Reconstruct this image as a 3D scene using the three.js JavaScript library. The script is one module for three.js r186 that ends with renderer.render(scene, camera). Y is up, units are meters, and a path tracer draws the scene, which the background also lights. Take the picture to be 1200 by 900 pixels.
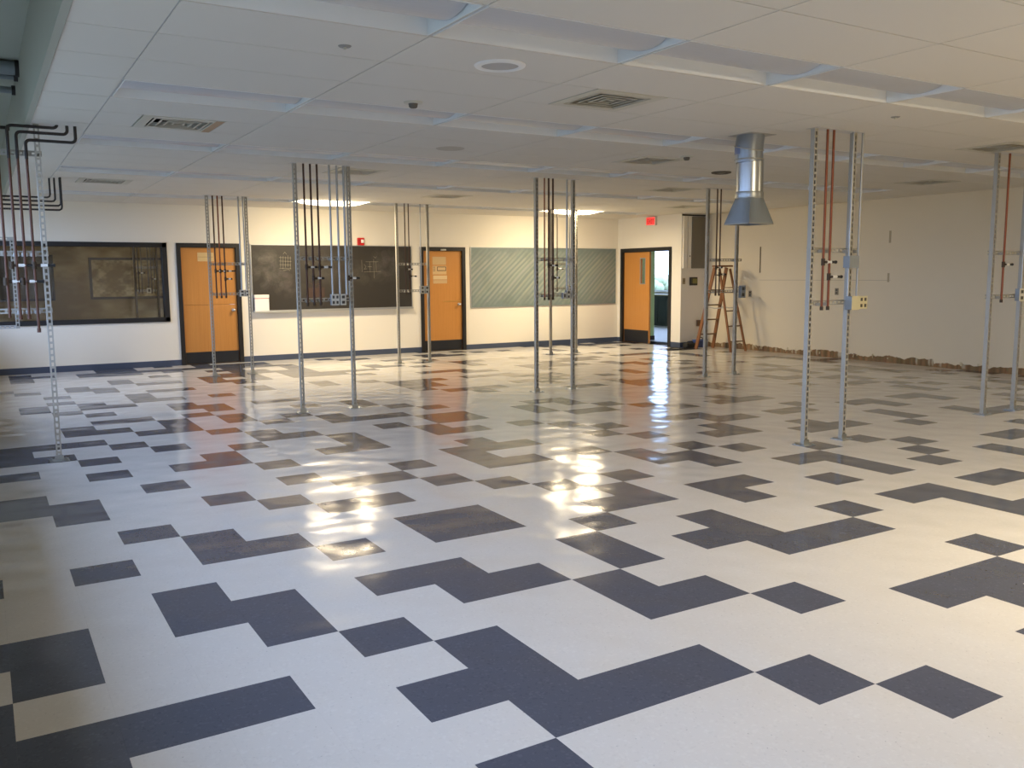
import * as THREE from 'three';
import { mergeGeometries } from 'three/addons/utils/BufferGeometryUtils.js';
import { RoundedBoxGeometry } from 'three/addons/geometries/RoundedBoxGeometry.js';
import { RectAreaLightUniformsLib } from 'three/addons/lights/RectAreaLightUniformsLib.js';

// ---------------------------------------------------------------- camera, sky, exposure
const scene = new THREE.Scene();
const renderer = new THREE.WebGLRenderer({ antialias: true });
renderer.toneMapping = THREE.LinearToneMapping;
renderer.toneMappingExposure = 1.0;
renderer.shadowMap.enabled = true;
RectAreaLightUniformsLib.init();

const YAW = 31.017 * Math.PI / 180, PITCH = 7.063 * Math.PI / 180, ROLL = 0.388 * Math.PI / 180;
const camera = new THREE.PerspectiveCamera(47.08, 4 / 3, 0.05, 200);
camera.position.set(-0.6135, 1.514, 4.4088);
{
  const f = new THREE.Vector3(Math.sin(YAW) * Math.cos(PITCH), -Math.sin(PITCH), -Math.cos(YAW) * Math.cos(PITCH));
  const r = new THREE.Vector3(Math.cos(YAW), 0, Math.sin(YAW));
  const d = new THREE.Vector3().crossVectors(f, r);
  camera.up.copy(d.clone().multiplyScalar(-Math.cos(ROLL)).add(r.clone().multiplyScalar(Math.sin(ROLL))));
  camera.lookAt(camera.position.clone().add(f));
  camera.updateMatrixWorld(true);
}
const SKY = 7.0;                                   // overcast daylight outside the windows
scene.background = new THREE.Color().setRGB(0.45, 0.62, 1.0);
scene.backgroundIntensity = SKY;
const LAMP_RGB = [1.0, 0.81, 0.53], LAMP = 30;    // lit ceiling fixtures
// dark tiles of the laid pattern: row, then pairs of first column and run length
const DARK_ROWS = [
  [-39, -6, 1, -4, 1, 2, 1, 4, 1, 6, 2, 10, 2, 17, 1, 20, 3, 24, 1, 29, 3],
  [-38, -4, 1, 3, 2, 6, 1, 8, 1, 22, 1, 30, 5, 36, 2, 40, 1],
  [-37, -1, 1, 3, 2, 8, 4, 15, 1, 24, 1, 31, 1, 33, 9],
  [-36, -6, 1, -1, 2, 2, 10, 16, 2, 21, 2, 25, 1, 27, 1, 34, 1, 38, 2],
  [-35, -1, 1, 2, 3, 6, 1, 9, 4, 21, 3, 30, 1, 36, 1],
  [-34, -4, 1, -1, 1, 8, 2, 12, 1, 18, 2, 30, 1, 34, 1],
  [-33, -4, 1, 5, 1, 9, 2, 12, 1, 20, 1],
  [-32, -4, 1, 3, 1, 8, 5, 16, 1, 19, 1, 28, 1, 35, 1, 38, 1],
  [-31, -7, 1, 3, 1, 7, 3, 11, 2, 16, 2, 21, 2, 25, 1, 29, 1, 31, 1, 38, 1, 41, 1],
  [-30, -7, 4, -2, 1, 1, 1, 4, 2, 7, 1, 9, 1, 11, 5, 18, 1, 21, 1, 36, 3, 41, 1],
  [-29, -7, 1, -1, 1, 1, 2, 7, 3, 11, 3, 21, 1, 27, 3, 31, 4],
  [-28, -7, 1, -5, 1, 2, 1, 8, 1, 14, 1, 25, 4, 35, 1, 41, 1],
  [-27, -5, 2, 0, 1, 4, 2, 17, 3, 23, 3, 33, 1, 35, 1, 38, 1],
  [-26, -5, 1, 3, 1, 8, 1, 11, 1, 19, 2, 23, 4, 28, 1, 31, 1, 35, 1],
  [-25, -6, 2, 0, 1, 3, 1, 8, 1, 11, 1, 13, 1, 23, 1, 28, 2, 31, 1],
  [-24, -7, 3, -1, 1, 1, 1, 3, 2, 6, 1, 14, 3, 18, 3, 29, 2, 32, 1],
  [-23, -5, 2, -1, 1, 1, 2, 14, 2, 20, 3, 31, 1, 37, 2, 41, 1],
  [-22, -7, 1, 0, 1, 4, 1, 14, 2, 21, 2, 26, 1, 34, 1, 38, 1],
  [-21, -7, 1, 1, 1, 4, 2, 7, 2, 14, 1, 19, 3, 24, 1, 26, 1, 28, 3, 38, 1, 41, 1],
  [-20, 5, 1, 15, 3, 20, 1, 27, 1, 34, 1, 38, 3],
  [-19, 1, 2, 4, 1, 8, 1, 10, 1, 16, 1, 23, 1, 28, 2, 34, 1, 38, 1],
  [-18, 0, 1, 3, 1, 5, 1, 10, 1, 20, 2, 23, 3, 32, 2],
  [-17, -5, 1, 0, 2, 3, 1, 5, 1, 7, 1, 11, 1, 23, 4, 33, 1, 37, 1],
  [-16, -7, 4, 2, 2, 6, 1, 8, 1, 12, 1, 30, 1, 33, 1, 35, 3, 41, 1],
  [-15, -7, 1, -5, 6, 4, 1, 8, 3, 16, 2, 25, 2, 30, 2, 35, 1, 37, 1],
  [-14, -5, 1, -3, 2, 1, 1, 5, 1, 11, 2, 15, 1, 17, 1, 25, 1, 32, 2, 37, 1, 41, 1],
  [-13, -4, 4, 2, 1, 5, 2, 9, 1, 11, 2, 15, 1, 18, 1, 29, 1, 33, 1, 39, 1, 41, 1],
  [-12, -4, 1, 0, 1, 4, 1, 7, 1, 10, 1, 16, 2, 19, 1, 23, 1, 31, 2, 35, 1, 38, 1, 40, 1],
  [-11, -2, 1, 3, 1, 7, 1, 10, 2, 13, 1, 20, 1, 22, 3, 33, 1, 40, 1],
  [-10, -7, 2, -4, 1, 0, 1, 2, 2, 6, 2, 14, 1, 32, 1, 34, 1, 38, 1],
  [-9, -7, 1, 4, 1, 10, 1, 15, 1, 18, 2, 24, 1, 32, 1, 37, 1, 40, 1],
  [-8, -6, 1, -3, 2, 1, 1, 9, 3, 14, 1, 19, 2, 22, 2, 26, 2, 29, 2, 34, 1, 37, 2, 40, 2],
  [-7, -7, 2, -3, 3, 4, 1, 7, 1, 9, 1, 15, 1, 18, 1, 27, 1, 30, 1, 35, 1, 37, 1],
  [-6, -4, 1, -1, 1, 2, 1, 5, 2, 9, 2, 12, 1, 17, 2, 21, 1, 25, 1, 33, 1],
  [-5, 3, 1, 7, 1, 13, 1, 15, 1, 20, 3, 25, 1, 28, 1, 32, 1, 35, 1, 37, 1],
  [-4, -4, 1, 0, 1, 4, 2, 8, 1, 13, 2, 16, 1, 24, 1, 28, 3, 33, 2, 39, 2],
  [-3, -7, 2, -4, 1, 1, 1, 9, 1, 11, 1, 14, 1, 18, 1, 20, 1, 38, 1, 40, 2],
  [-2, -7, 1, -3, 1, -1, 1, 1, 2, 5, 2, 10, 1, 16, 2, 21, 1, 27, 1, 31, 1, 41, 1],
  [-1, -4, 1, 3, 1, 5, 2, 9, 2, 12, 2, 17, 1, 20, 1, 24, 2, 29, 1, 32, 2, 38, 4],
  [0, -4, 1, 0, 1, 8, 1, 12, 1, 15, 1, 17, 1, 19, 1, 22, 1, 31, 3, 39, 1],
  [1, -3, 2, 0, 2, 3, 2, 7, 1, 10, 1, 22, 1, 27, 3, 33, 1],
  [2, -2, 1, 1, 1, 4, 2, 7, 1, 9, 2, 13, 1, 15, 2, 18, 2, 27, 1, 29, 3, 34, 3, 41, 1],
  [3, -3, 1, 2, 1, 6, 1, 10, 3, 16, 1, 21, 1, 25, 4, 34, 3, 41, 1],
  [4, -3, 4, 3, 1, 6, 2, 16, 2, 22, 1, 31, 1, 33, 3, 38, 1],
  [5, -7, 1, -3, 2, 2, 2, 8, 1, 13, 1, 17, 2, 21, 1, 23, 1, 32, 1, 34, 3],
  [6, 3, 3, 10, 3, 15, 1, 19, 1, 23, 1, 31, 4, 36, 3, 41, 1],
  [7, -6, 1, 2, 1, 6, 1, 11, 1, 13, 4, 23, 1, 32, 1, 41, 1],
  [8, -6, 1, 7, 1, 10, 2, 14, 1, 20, 1, 22, 1, 26, 1, 40, 1],
  [9, -6, 2, -3, 1, 11, 1, 14, 2, 30, 1, 38, 2],
  [10, -6, 1, 2, 1, 6, 1, 9, 2, 14, 3, 19, 1, 22, 1, 30, 1, 38, 2, 41, 1],
];
// ---------------------------------------------------------------- helpers
const V = (x, y, z) => new THREE.Vector3(x, y, z);
function rng(seed) { let s = seed; return () => { s = (s + 0x6d2b79f5) | 0; let t = Math.imul(s ^ (s >>> 15), 1 | s); t = (t + Math.imul(t ^ (t >>> 7), 61 | t)) ^ t; return ((t ^ (t >>> 14)) >>> 0) / 4294967296; }; }
const taken = new Map();
function numbered(name) { const n = taken.get(name) ?? 0; taken.set(name, n + 1); return n ? name + '_' + String(n).padStart(3, '0') : name; }
function tag(o, label, category, group) { o.userData.label = label; o.userData.category = category; if (group) o.userData.group = group; return o; }
function thing(name, label, category, [x, y, z] = [0, 0, 0], turn = 0, group) {
  const o = new THREE.Group(); o.name = numbered(name); o.position.set(x, y, z); o.rotation.y = turn; scene.add(o); return tag(o, label, category, group);
}
function merged(g) { if (!Array.isArray(g)) return g; const l = g.map((a) => (a.index ? a.toNonIndexed() : a)); l.forEach((a) => { for (const k of Object.keys(a.attributes)) if (!['position', 'normal', 'uv'].includes(k)) a.deleteAttribute(k); }); return l.length > 1 ? mergeGeometries(l) : l[0]; }
function obj(name, g, m, parent) { const o = new THREE.Mesh(merged(g), m); o.name = parent ? name : numbered(name); (parent ?? scene).add(o); return o; }
function struct(name, g, m, label) { const o = obj(name, g, m); o.userData.kind = 'structure'; if (label) tag(o, label, name.split('_')[0]); return o; }
function structGroup(name, label, pos = [0, 0, 0], turn = 0) { const o = thing(name, label, name.split('_')[0], pos, turn); o.userData.kind = 'structure'; return o; }
function box(x0, x1, y0, y1, z0, z1) { const g = new THREE.BoxGeometry(x1 - x0, y1 - y0, z1 - z0); g.translate((x0 + x1) / 2, (y0 + y1) / 2, (z0 + z1) / 2); return g; }
function rbox(x0, x1, y0, y1, z0, z1, r = 0.003) { const g = new RoundedBoxGeometry(x1 - x0, y1 - y0, z1 - z0, 2, r); g.translate((x0 + x1) / 2, (y0 + y1) / 2, (z0 + z1) / 2); return g; }
function bar(p, q, w, d, ref = V(1, 0, 0)) {               // a box from p to q, w across along ref
  const y = q.clone().sub(p), L = y.length(); y.normalize();
  const x = ref.clone().addScaledVector(y, -ref.dot(y)).normalize(), z = V(0, 0, 0).crossVectors(x, y);
  const g = new THREE.BoxGeometry(w, L, d); g.applyMatrix4(new THREE.Matrix4().makeBasis(x, y, z).setPosition(p.clone().add(q).multiplyScalar(0.5))); return g;
}
function cyl(p, q, r, n = 10, r2 = r) { const y = q.clone().sub(p), g = new THREE.CylinderGeometry(r2, r, y.length(), n, 1); g.applyQuaternion(new THREE.Quaternion().setFromUnitVectors(V(0, 1, 0), y.clone().normalize())); const c = p.clone().add(q).multiplyScalar(0.5); g.translate(c.x, c.y, c.z); return g; }
function tube(pts, r, n = 8) {                            // a pipe with rounded elbows
  const path = new THREE.CurvePath(), b = Math.min(0.04, 4 * r);
  let last = pts[0].clone();
  for (let k = 1; k < pts.length; k++) {
    if (k === pts.length - 1) { path.add(new THREE.LineCurve3(last, pts[k])); break; }
    const a = pts[k].clone().add(pts[k - 1].clone().sub(pts[k]).setLength(b)), c = pts[k].clone().add(pts[k + 1].clone().sub(pts[k]).setLength(b));
    path.add(new THREE.LineCurve3(last, a)); path.add(new THREE.QuadraticBezierCurve3(a, pts[k], c)); last = c;
  }
  return new THREE.TubeGeometry(path, Math.max(12, pts.length * 24), r, n, false);
}
function rects(u0, u1, v0, v1, holes) {                   // a rectangle less holes, as rectangles
  const us = [...new Set([u0, u1, ...holes.flatMap((h) => [h[0], h[1]])])].filter((u) => u >= u0 && u <= u1).sort((a, b) => a - b), out = [];
  for (let k = 0; k + 1 < us.length; k++) {
    const a = us[k], b = us[k + 1], inside = holes.filter((h) => h[0] < b - 1e-6 && h[1] > a + 1e-6).sort((p, q) => p[2] - q[2]);
    let v = v0;
    for (const h of inside) { if (h[2] > v) out.push([a, b, v, h[2]]); v = Math.max(v, h[3]); }
    if (v < v1) out.push([a, b, v, v1]);
  }
  return out;
}
const wallZ = (z0, z1, x0, x1, y0, y1, holes = []) => rects(x0, x1, y0, y1, holes).map(([a, b, c, d]) => box(a, b, c, d, z0, z1));
const wallX = (x0, x1, z0, z1, y0, y1, holes = []) => rects(z0, z1, y0, y1, holes).map(([a, b, c, d]) => box(x0, x1, c, d, a, b));

// ---------------------------------------------------------------- textures and materials
const srgb = (r, g, b) => new THREE.Color().setRGB(r / 255, g / 255, b / 255, THREE.SRGBColorSpace);
function mat(r, g, b, rough = 0.7, metal = 0, more = {}) { return new THREE.MeshPhysicalMaterial({ color: srgb(r, g, b), roughness: rough, metalness: metal, ...more }); }
function canvasTexture(w, h, draw, repeat) {
  const c = document.createElement('canvas'); c.width = w; c.height = h; const x = c.getContext('2d'); draw(x, w, h);
  const t = new THREE.CanvasTexture(c); t.colorSpace = THREE.SRGBColorSpace; t.wrapS = t.wrapT = THREE.RepeatWrapping; if (repeat) t.repeat.set(...repeat); return t;
}
function valueNoise(n, cells, seed) {                     // tiling smooth noise, 0..1
  const r = rng(seed), g = Array.from({ length: cells[0] * cells[1] }, () => r()), out = new Float32Array(n * n), s = (t) => t * t * t * (t * (6 * t - 15) + 10);
  for (let y = 0; y < n; y++) for (let x = 0; x < n; x++) {
    const fx = x / n * cells[0], fy = y / n * cells[1], ix = Math.floor(fx), iy = Math.floor(fy), u = s(fx - ix), v = s(fy - iy);
    const at = (a, b) => g[(b % cells[1]) * cells[0] + (a % cells[0])];
    out[y * n + x] = (at(ix, iy) * (1 - u) + at(ix + 1, iy) * u) * (1 - v) + (at(ix, iy + 1) * (1 - u) + at(ix + 1, iy + 1) * u) * v;
  }
  return out;
}
function greyTexture(n, f, repeat) {
  const d = new Uint8Array(n * n * 4); for (let k = 0; k < n * n; k++) { const v = Math.max(0, Math.min(255, Math.round(255 * f(k)))); d[4 * k] = d[4 * k + 1] = d[4 * k + 2] = v; d[4 * k + 3] = 255; }
  const t = new THREE.DataTexture(d, n, n); t.magFilter = THREE.LinearFilter; t.wrapS = t.wrapT = THREE.RepeatWrapping; if (repeat) t.repeat.set(repeat, repeat); t.needsUpdate = true; return t;
}
// wax laid by mop: gentle ripples, uneven from patch to patch
const waxA = valueNoise(512, [27, 27], 3), waxB = valueNoise(512, [47, 47], 4), waxC = valueNoise(512, [8, 8], 5);
const waxBump = greyTexture(512, (k) => 0.47 * waxA[k] + 0.09 * waxB[k] + 0.44 * waxC[k], 1 / 4.8768);
function speckle(base, flecks, seed) {
  return canvasTexture(1024, 1024, (x, w, h) => {
    const r = rng(seed); x.fillStyle = `rgb(${base})`; x.fillRect(0, 0, w, h);
    for (const [color, count, small, large] of flecks) {
      x.fillStyle = color;
      for (let k = 0; k < count; k++) { x.save(); x.translate(r() * w, r() * h); x.rotate(r() * 3.14); const a = small + r() * (large - small); x.beginPath(); x.ellipse(0, 0, a, a * (0.35 + 0.4 * r()), 0, 0, 6.3); x.fill(); x.restore(); }
    }
  }, [1 / 1.2192, 1 / 1.2192]);
}
const whiteMap = speckle('213,210,204', [['rgba(219,216,210,0.5)', 2600, 2, 9], ['rgba(203,200,194,0.4)', 1600, 2, 7], ['rgba(150,150,150,0.5)', 110, 1.2, 3], ['rgba(120,118,112,0.6)', 50, 1, 2.6]], 11);
const darkMap = speckle('80,84,97', [['rgba(92,96,108,0.5)', 2200, 2, 8], ['rgba(69,73,86,0.5)', 1600, 2, 7], ['rgba(128,130,138,0.4)', 60, 1, 2.6]], 12);
const WAX = { bumpMap: waxBump, bumpScale: 0.0105 };
const M = {
  tileWhite: new THREE.MeshPhysicalMaterial({ map: whiteMap, roughness: 0.15, ...WAX }),
  tileDark: new THREE.MeshPhysicalMaterial({ map: darkMap, roughness: 0.15, ...WAX }),
  slab: mat(120, 118, 112, 0.9),
  wall: mat(231, 224, 208, 0.75), wallRight: mat(218, 206, 178, 0.8), ceilingTile: mat(222, 217, 206, 0.95), tee: mat(196, 194, 190, 0.35), pocket: mat(172, 172, 158, 0.85),
  fixture: mat(240, 240, 236, 0.45), diffuser: mat(196, 197, 200, 0.3),
  base: mat(64, 74, 94, 0.55), black: mat(22, 21, 22, 0.5), kick: mat(24, 26, 32, 0.45),
  steel: mat(172, 168, 156, 0.55, 0.35), galv: mat(168, 172, 172, 0.36, 0.9), conduit: mat(168, 168, 164, 0.42, 0.75), copper: mat(132, 78, 56, 0.42, 0.8), copperPatina: mat(94, 66, 54, 0.5, 0.7), copperOld: mat(82, 60, 48, 0.5, 0.7), ironPipe: mat(62, 58, 56, 0.55, 0.6),
  brass: mat(70, 58, 46, 0.5, 0.7), whitePlastic: mat(232, 230, 222, 0.5), blackPlastic: mat(24, 24, 25, 0.5), grey: mat(140, 146, 148, 0.5, 0.3), cream: mat(206, 196, 156, 0.5), socket: mat(70, 66, 58, 0.6),
  alu: mat(196, 198, 198, 0.35, 0.85), red: mat(196, 28, 30, 0.45), white: mat(236, 234, 228, 0.6), green: mat(192, 218, 152, 0.45), darkGreen: mat(52, 62, 48, 0.6), ladder: mat(126, 80, 42, 0.6), ladderStep: mat(122, 96, 70, 0.6, 0.2),
  blue: mat(44, 66, 120, 0.5), hole: mat(46, 44, 40, 0.9), frame: mat(204, 200, 184, 0.5), louvre: mat(206, 202, 186, 0.4), cabinetGrey: mat(120, 113, 98, 0.7), brown: mat(120, 88, 56, 0.9), tape: mat(170, 160, 130, 0.8),
  glass: new THREE.MeshPhysicalMaterial({ color: 0xffffff, roughness: 0.02, transmission: 1, thickness: 0, ior: 1.5 }),
};
const oakMap = canvasTexture(512, 1024, (x, w, h) => {
  const r = rng(31); x.fillStyle = 'rgb(190,130,62)'; x.fillRect(0, 0, w, h);
  for (let k = 0; k < 900; k++) { const d = r(); x.strokeStyle = d < 0.5 ? `rgba(160,96,36,${0.06 + 0.12 * r()})` : `rgba(214,152,80,${0.06 + 0.12 * r()})`; x.lineWidth = 0.6 + 2.4 * r(); const px = r() * w, y0 = r() * h, L = 120 + 500 * r(); x.beginPath(); x.moveTo(px, y0); x.bezierCurveTo(px + 8 * (r() - 0.5), y0 + L / 3, px + 8 * (r() - 0.5), y0 + 2 * L / 3, px + 6 * (r() - 0.5), y0 + L); x.stroke(); }
}, [1, 0.5]);
M.oak = new THREE.MeshPhysicalMaterial({ map: oakMap, roughness: 0.42 });
function plasterMap(base, stain, seed) {
  const a = valueNoise(256, [9, 5], seed), b = valueNoise(256, [31, 19], seed + 1), c = valueNoise(256, [70, 70], seed + 2), d = new Uint8Array(256 * 256 * 4);
  for (let k = 0; k < 65536; k++) { const t = Math.max(0, Math.min(1, (0.6 * a[k] + 0.3 * b[k] + 0.1 * c[k] - 0.34) * 2.2)); for (let e = 0; e < 3; e++) d[4 * k + e] = stain[e] + (base[e] - stain[e]) * t; d[4 * k + 3] = 255; }
  const t = new THREE.DataTexture(d, 256, 256); t.colorSpace = THREE.SRGBColorSpace; t.magFilter = THREE.LinearFilter; t.wrapS = t.wrapT = THREE.RepeatWrapping; t.needsUpdate = true; return t;
}
M.plaster = new THREE.MeshPhysicalMaterial({ map: plasterMap([204, 190, 146], [126, 108, 70], 41), roughness: 0.9 });

// ---------------------------------------------------------------- the room
const H = 2.73, XL = -1.0, XC = -0.21, XR = 12.45, ZB = -11.5, ZF = 6.5, XD = 11.75, ZJ = -9.4, T = 0.3048;
const WIN1 = [-1.25, 2.16, 0.76, 2.09], D1 = [2.31, 3.37, 0, 2.09], D2 = [6.86, 7.86, 0, 2.07], D3 = [-11.38, -9.69, 0, 2.07];
const LW = [[-11.2, -8], [-7.6, -4.4], [-4, -0.8], [-0.4, 2.8], [3.2, 6.2]];
struct('wall_back', wallZ(ZB - 0.15, ZB, XL - 0.2, XD + 0.15, 0, 3.25, [WIN1, D1, D2]), M.wall, 'cream painted back wall with two doors, blackboard and long window');
struct('wall_east', wallX(XD, XD + 0.15, ZB, ZJ, 0, 3.25, [D3]), M.wall, 'short cream wall around the double doorway under the exit sign');
struct('wall_jog', box(XD + 0.15, XR + 0.15, 0, 3.25, ZJ - 0.15, ZJ), M.wall, 'narrow return wall with switches beside the ladder');
const wallRight = structGroup('wall_right', 'long bare beige wall with brown torn adhesive along its foot');
obj('wall_surface', box(XR, XR + 0.15, 0, 3.25, ZJ, ZF + 0.15), M.wallRight, wallRight);
struct('wall_left', wallX(XL - 0.2, XL, ZB, ZF + 0.15, 0, 3.25, LW.map(([a, b]) => [a, b, 0.98, 2.6])), M.wall, 'side wall with a row of tall windows');
struct('wall_front', box(XL, XR, 0, 3.25, ZF, ZF + 0.15), M.wall, 'plain wall closing the room opposite the blackboard');
struct('wall_roof', box(XL - 0.2, XR + 0.15, 3.25, 3.4, ZB - 0.15, ZF + 0.15), M.pocket, 'pale underside of the roof slab above the window bay');
struct('trim_1', box(XC, XC + 0.04, H - 0.01, 3.25, ZB, ZF), M.pocket, 'pale green fascia rising from the ceiling edge at the window bay');

// ---------------------------------------------------------------- floor
const floor = structGroup('floor', 'glossy waxed vinyl tile floor, white with scattered dark blue squares');
obj('floor_slab', box(XL - 0.2, XR + 0.15, -0.16, -0.011, ZB - 0.15, ZF + 0.15), M.slab, floor);
{
  const dark = new Set(); for (const [j, ...runs] of DARK_ROWS) for (let k = 0; k < runs.length; k += 2) for (let n = 0; n < runs[k + 1]; n++) dark.add((runs[k] + n) + ',' + j);
  const r = rng(77), cells = [], v = V(0, 0, 0), seen = (x, z) => { v.set(x, 0, z).project(camera); return [600 + 600 * v.x, 450 - 450 * v.y]; };
  for (let j = -38; j < 22; j++) for (let i = -6; i < 41; i++) {
    const x0 = Math.max(i * T, XL), x1 = Math.min((i + 1) * T, XR), z0 = Math.max(j * T, ZB), z1 = Math.min((j + 1) * T, ZF);
    if (x1 - x0 < 0.01 || z1 - z0 < 0.01) continue;
    const isDark = j > 10 ? r() < 0.27 : dark.has(i + ',' + j);
    const ahead = (x, z) => (x + 0.6135) * Math.sin(YAW) - (z - 4.4088) * Math.cos(YAW);
    let area = 0;
    if (Math.min(ahead(x0, z0), ahead(x1, z0), ahead(x0, z1), ahead(x1, z1)) > 0.4) {
      const p = [seen(x0, z0), seen(x1, z0), seen(x1, z1), seen(x0, z1)];
      const inFrame = p.some(([a, b]) => a > 0 && a < 1200 && b > 0 && b < 900);
      if (inFrame) { const q = p.map(([a, b]) => [Math.max(0, Math.min(1200, a)), Math.max(0, Math.min(900, b))]); for (let k = 0; k < 4; k++) area += q[k][0] * q[(k + 1) % 4][1] - q[(k + 1) % 4][0] * q[k][1]; area = Math.abs(area) / 2; }
    }
    cells.push({ x0, x1, z0, z1, isDark, area });
  }
  cells.sort((a, b) => b.area - a.area);
  const g = 0.0001, shape = (c) => {
    const b = box(c.x0 + g, c.x1 - g, -0.011, 0, c.z0 + g, c.z1 - g), p = b.attributes.position, uv = b.attributes.uv;
    for (let k = 0; k < p.count; k++) uv.setXY(k, p.getX(k), -p.getZ(k));
    return b;
  };
  cells.slice(0, 300).forEach((c) => obj('tile', shape(c), c.isDark ? M.tileDark : M.tileWhite, floor));
  for (const isDark of [false, true]) { const f = obj('tile_field', cells.slice(300).filter((c) => c.isDark === isDark).map(shape), isDark ? M.tileDark : M.tileWhite, floor); f.userData.kind = 'stuff'; f.userData.label = isDark ? 'far dark blue vinyl tiles' : 'far white vinyl tiles'; }
}

// ---------------------------------------------------------------- suspended ceiling
const GX = (k) => 0.241 + 1.2192 * k, GZ = (m) => 0.16 + 0.6096 * m, DEEP = 0.095;
const ceiling = structGroup('ceiling', 'white suspended ceiling of large lay-in panels on a recessed grid');
const ROWS = [0, -4, -8, -12, -17];
const isFixture = (k, m) => (k >= 0 && k <= 8 && ROWS.includes(m)) || LIT.some(([a, b]) => a === k && b === m);
const LIT = [[3, -17, 2.1], [7, -17, 2.1], [3, 4, 2.3], [7, 4, 1.6]];   // column, row, share of LAMP
const VENTS = [[2, -2], [6, -2], [0, -6], [4, -6], [8, -6], [2, -10], [6, -10], [0, -14], [4, -14], [8, -14]];
{
  const gap = 0.0045, panel = new Map();
  const tile = (x0, x1, z0, z1) => {
    const key = (x1 - x0).toFixed(3) + '/' + (z1 - z0).toFixed(3);
    if (!panel.has(key)) panel.set(key, new THREE.BoxGeometry(x1 - x0 - 2 * gap, 0.018, z1 - z0 - 2 * gap));
    obj('ceiling_panel', panel.get(key), M.ceilingTile, ceiling).position.set((x0 + x1) / 2, H + 0.009, (z0 + z1) / 2);
  };
  const xs = [XC + 0.04, ...Array.from({ length: 10 }, (_, k) => GX(k)), XR], zs = [ZB, ...Array.from({ length: 30 }, (_, m) => GZ(m - 19)), ZF];
  for (let a = 0; a + 1 < xs.length; a++) for (let b = 0; b + 1 < zs.length; b++) {
    const k = a - 1, m = b - 20;
    if (k === 9 && m < -15 ) { /* panel cut to the jog below */ }
    if (isFixture(k, m)) continue;
    if (VENTS.some(([p, q]) => p === k && q === m)) { tile(xs[a], xs[a] + 0.3048, zs[b], zs[b + 1]); tile(xs[a + 1] - 0.3048, xs[a + 1], zs[b], zs[b + 1]); continue; }
    tile(xs[a], xs[a + 1], zs[b], zs[b + 1]);
  }
  for (const x of xs.slice(1, -1)) obj('ceiling_tee', box(x - 0.012, x + 0.012, H + 0.006, H + 0.03, ZB, ZF), M.tee, ceiling);
  for (const z of zs.slice(1, -1)) obj('ceiling_tee', box(XC + 0.04, XR, H + 0.0065, H + 0.029, z - 0.012, z + 0.012), M.tee, ceiling);
}

// recessed fixtures: a white pan with a bowed diffuser down its middle
const panParts = (() => {
  const a = 0.291, b = 0.596, w = 0.004;
  const pan = [box(-b, b, 0, DEEP, -a, -a + w), box(-b, b, 0, DEEP, a - w, a), box(-b, -b + w, 0, DEEP, -a, a), box(b - w, b, 0, DEEP, -a, a), box(-b, b, DEEP - w, DEEP, -a, a)];
  const s = new THREE.Shape(), N = 16, at = (t) => [0.235 * (2 * t - 1), 0.014 + 0.07 * Math.pow(Math.abs(2 * t - 1), 2)];
  s.moveTo(-0.235, 0.09); for (let k = 0; k <= N; k++) s.lineTo(...at(k / N)); s.lineTo(0.235, 0.09);
  const d = new THREE.ExtrudeGeometry(s, { depth: 1.17, bevelEnabled: false, curveSegments: 4 }); d.translate(0, 0, -0.585); d.rotateY(Math.PI / 2);
  const e = new THREE.PlaneGeometry(1.17, 0.51, 36, 20); e.rotateX(Math.PI / 2);
  const q = e.attributes.position; for (let k = 0; k < q.count; k++) { const u = q.getZ(k) / 0.255, v = q.getX(k) / 0.585; q.setY(k, 0.004 - 0.064 * (1 - u * u) * (1 - v * v * v * v)); } e.computeVertexNormals();
  return { pan: merged(pan), diffuser: d, dropped: e };
})();
const glow = new THREE.MeshStandardMaterial({ color: srgb(250, 246, 236), roughness: 0.6, emissive: new THREE.Color().setRGB(...LAMP_RGB), emissiveIntensity: 9, side: THREE.DoubleSide });
const LIT_LABEL = { '3,-17': 'lit recessed ceiling light nearest the red fire alarm above the blackboard', '7,-17': 'lit recessed ceiling light above the striped grey-green board', '3,4': 'lit recessed ceiling light over the open floor opposite the bare wall', '7,4': 'lit recessed ceiling light beside the bare wall' };
const ROW_LABEL = { 0: 'switched-off recessed ceiling light in the row beside the round white speaker', '-4': 'switched-off recessed ceiling light in the row between smoke detector and beige round plate', '-8': 'switched-off recessed ceiling light in the row above the four-outlet rack', '-12': 'switched-off recessed ceiling light in the row halfway between four-outlet rack and blackboard', '-17': 'switched-off recessed ceiling light in the same row as the lit lights' };
function troffer(k, m) {
  const lit = LIT.find(([a, b]) => a === k && b === m);
  const t = thing('ceiling_light', lit ? LIT_LABEL[k + ',' + m] : ROW_LABEL[m], 'ceiling light', [(GX(k) + GX(k + 1)) / 2, H, (GZ(m) + GZ(m + 1)) / 2], 0, lit ? undefined : 'switched-off lights, row ' + (ROWS.indexOf(m) + 1));
  obj('housing', panParts.pan, M.fixture, t); obj('diffuser', lit ? panParts.dropped : panParts.diffuser, lit ? glow : M.diffuser, t);
  if (lit) for (const s of [-1, 1]) {                      // one light along each flank of the bowed lens
    const l = new THREE.RectAreaLight(new THREE.Color().setRGB(...LAMP_RGB), LAMP * lit[2] * 1.15, 1.05, 0.22); l.name = 'ceiling_light_glow';
    l.position.set(0, -0.058, s * 0.115); l.rotation.x = -Math.PI / 2 - s * 0.27; t.add(l);
  }
}
for (const m of ROWS) for (let k = 0; k <= 8; k++) troffer(k, m);
for (const [k, m] of LIT) if (m > 0) troffer(k, m);

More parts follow.
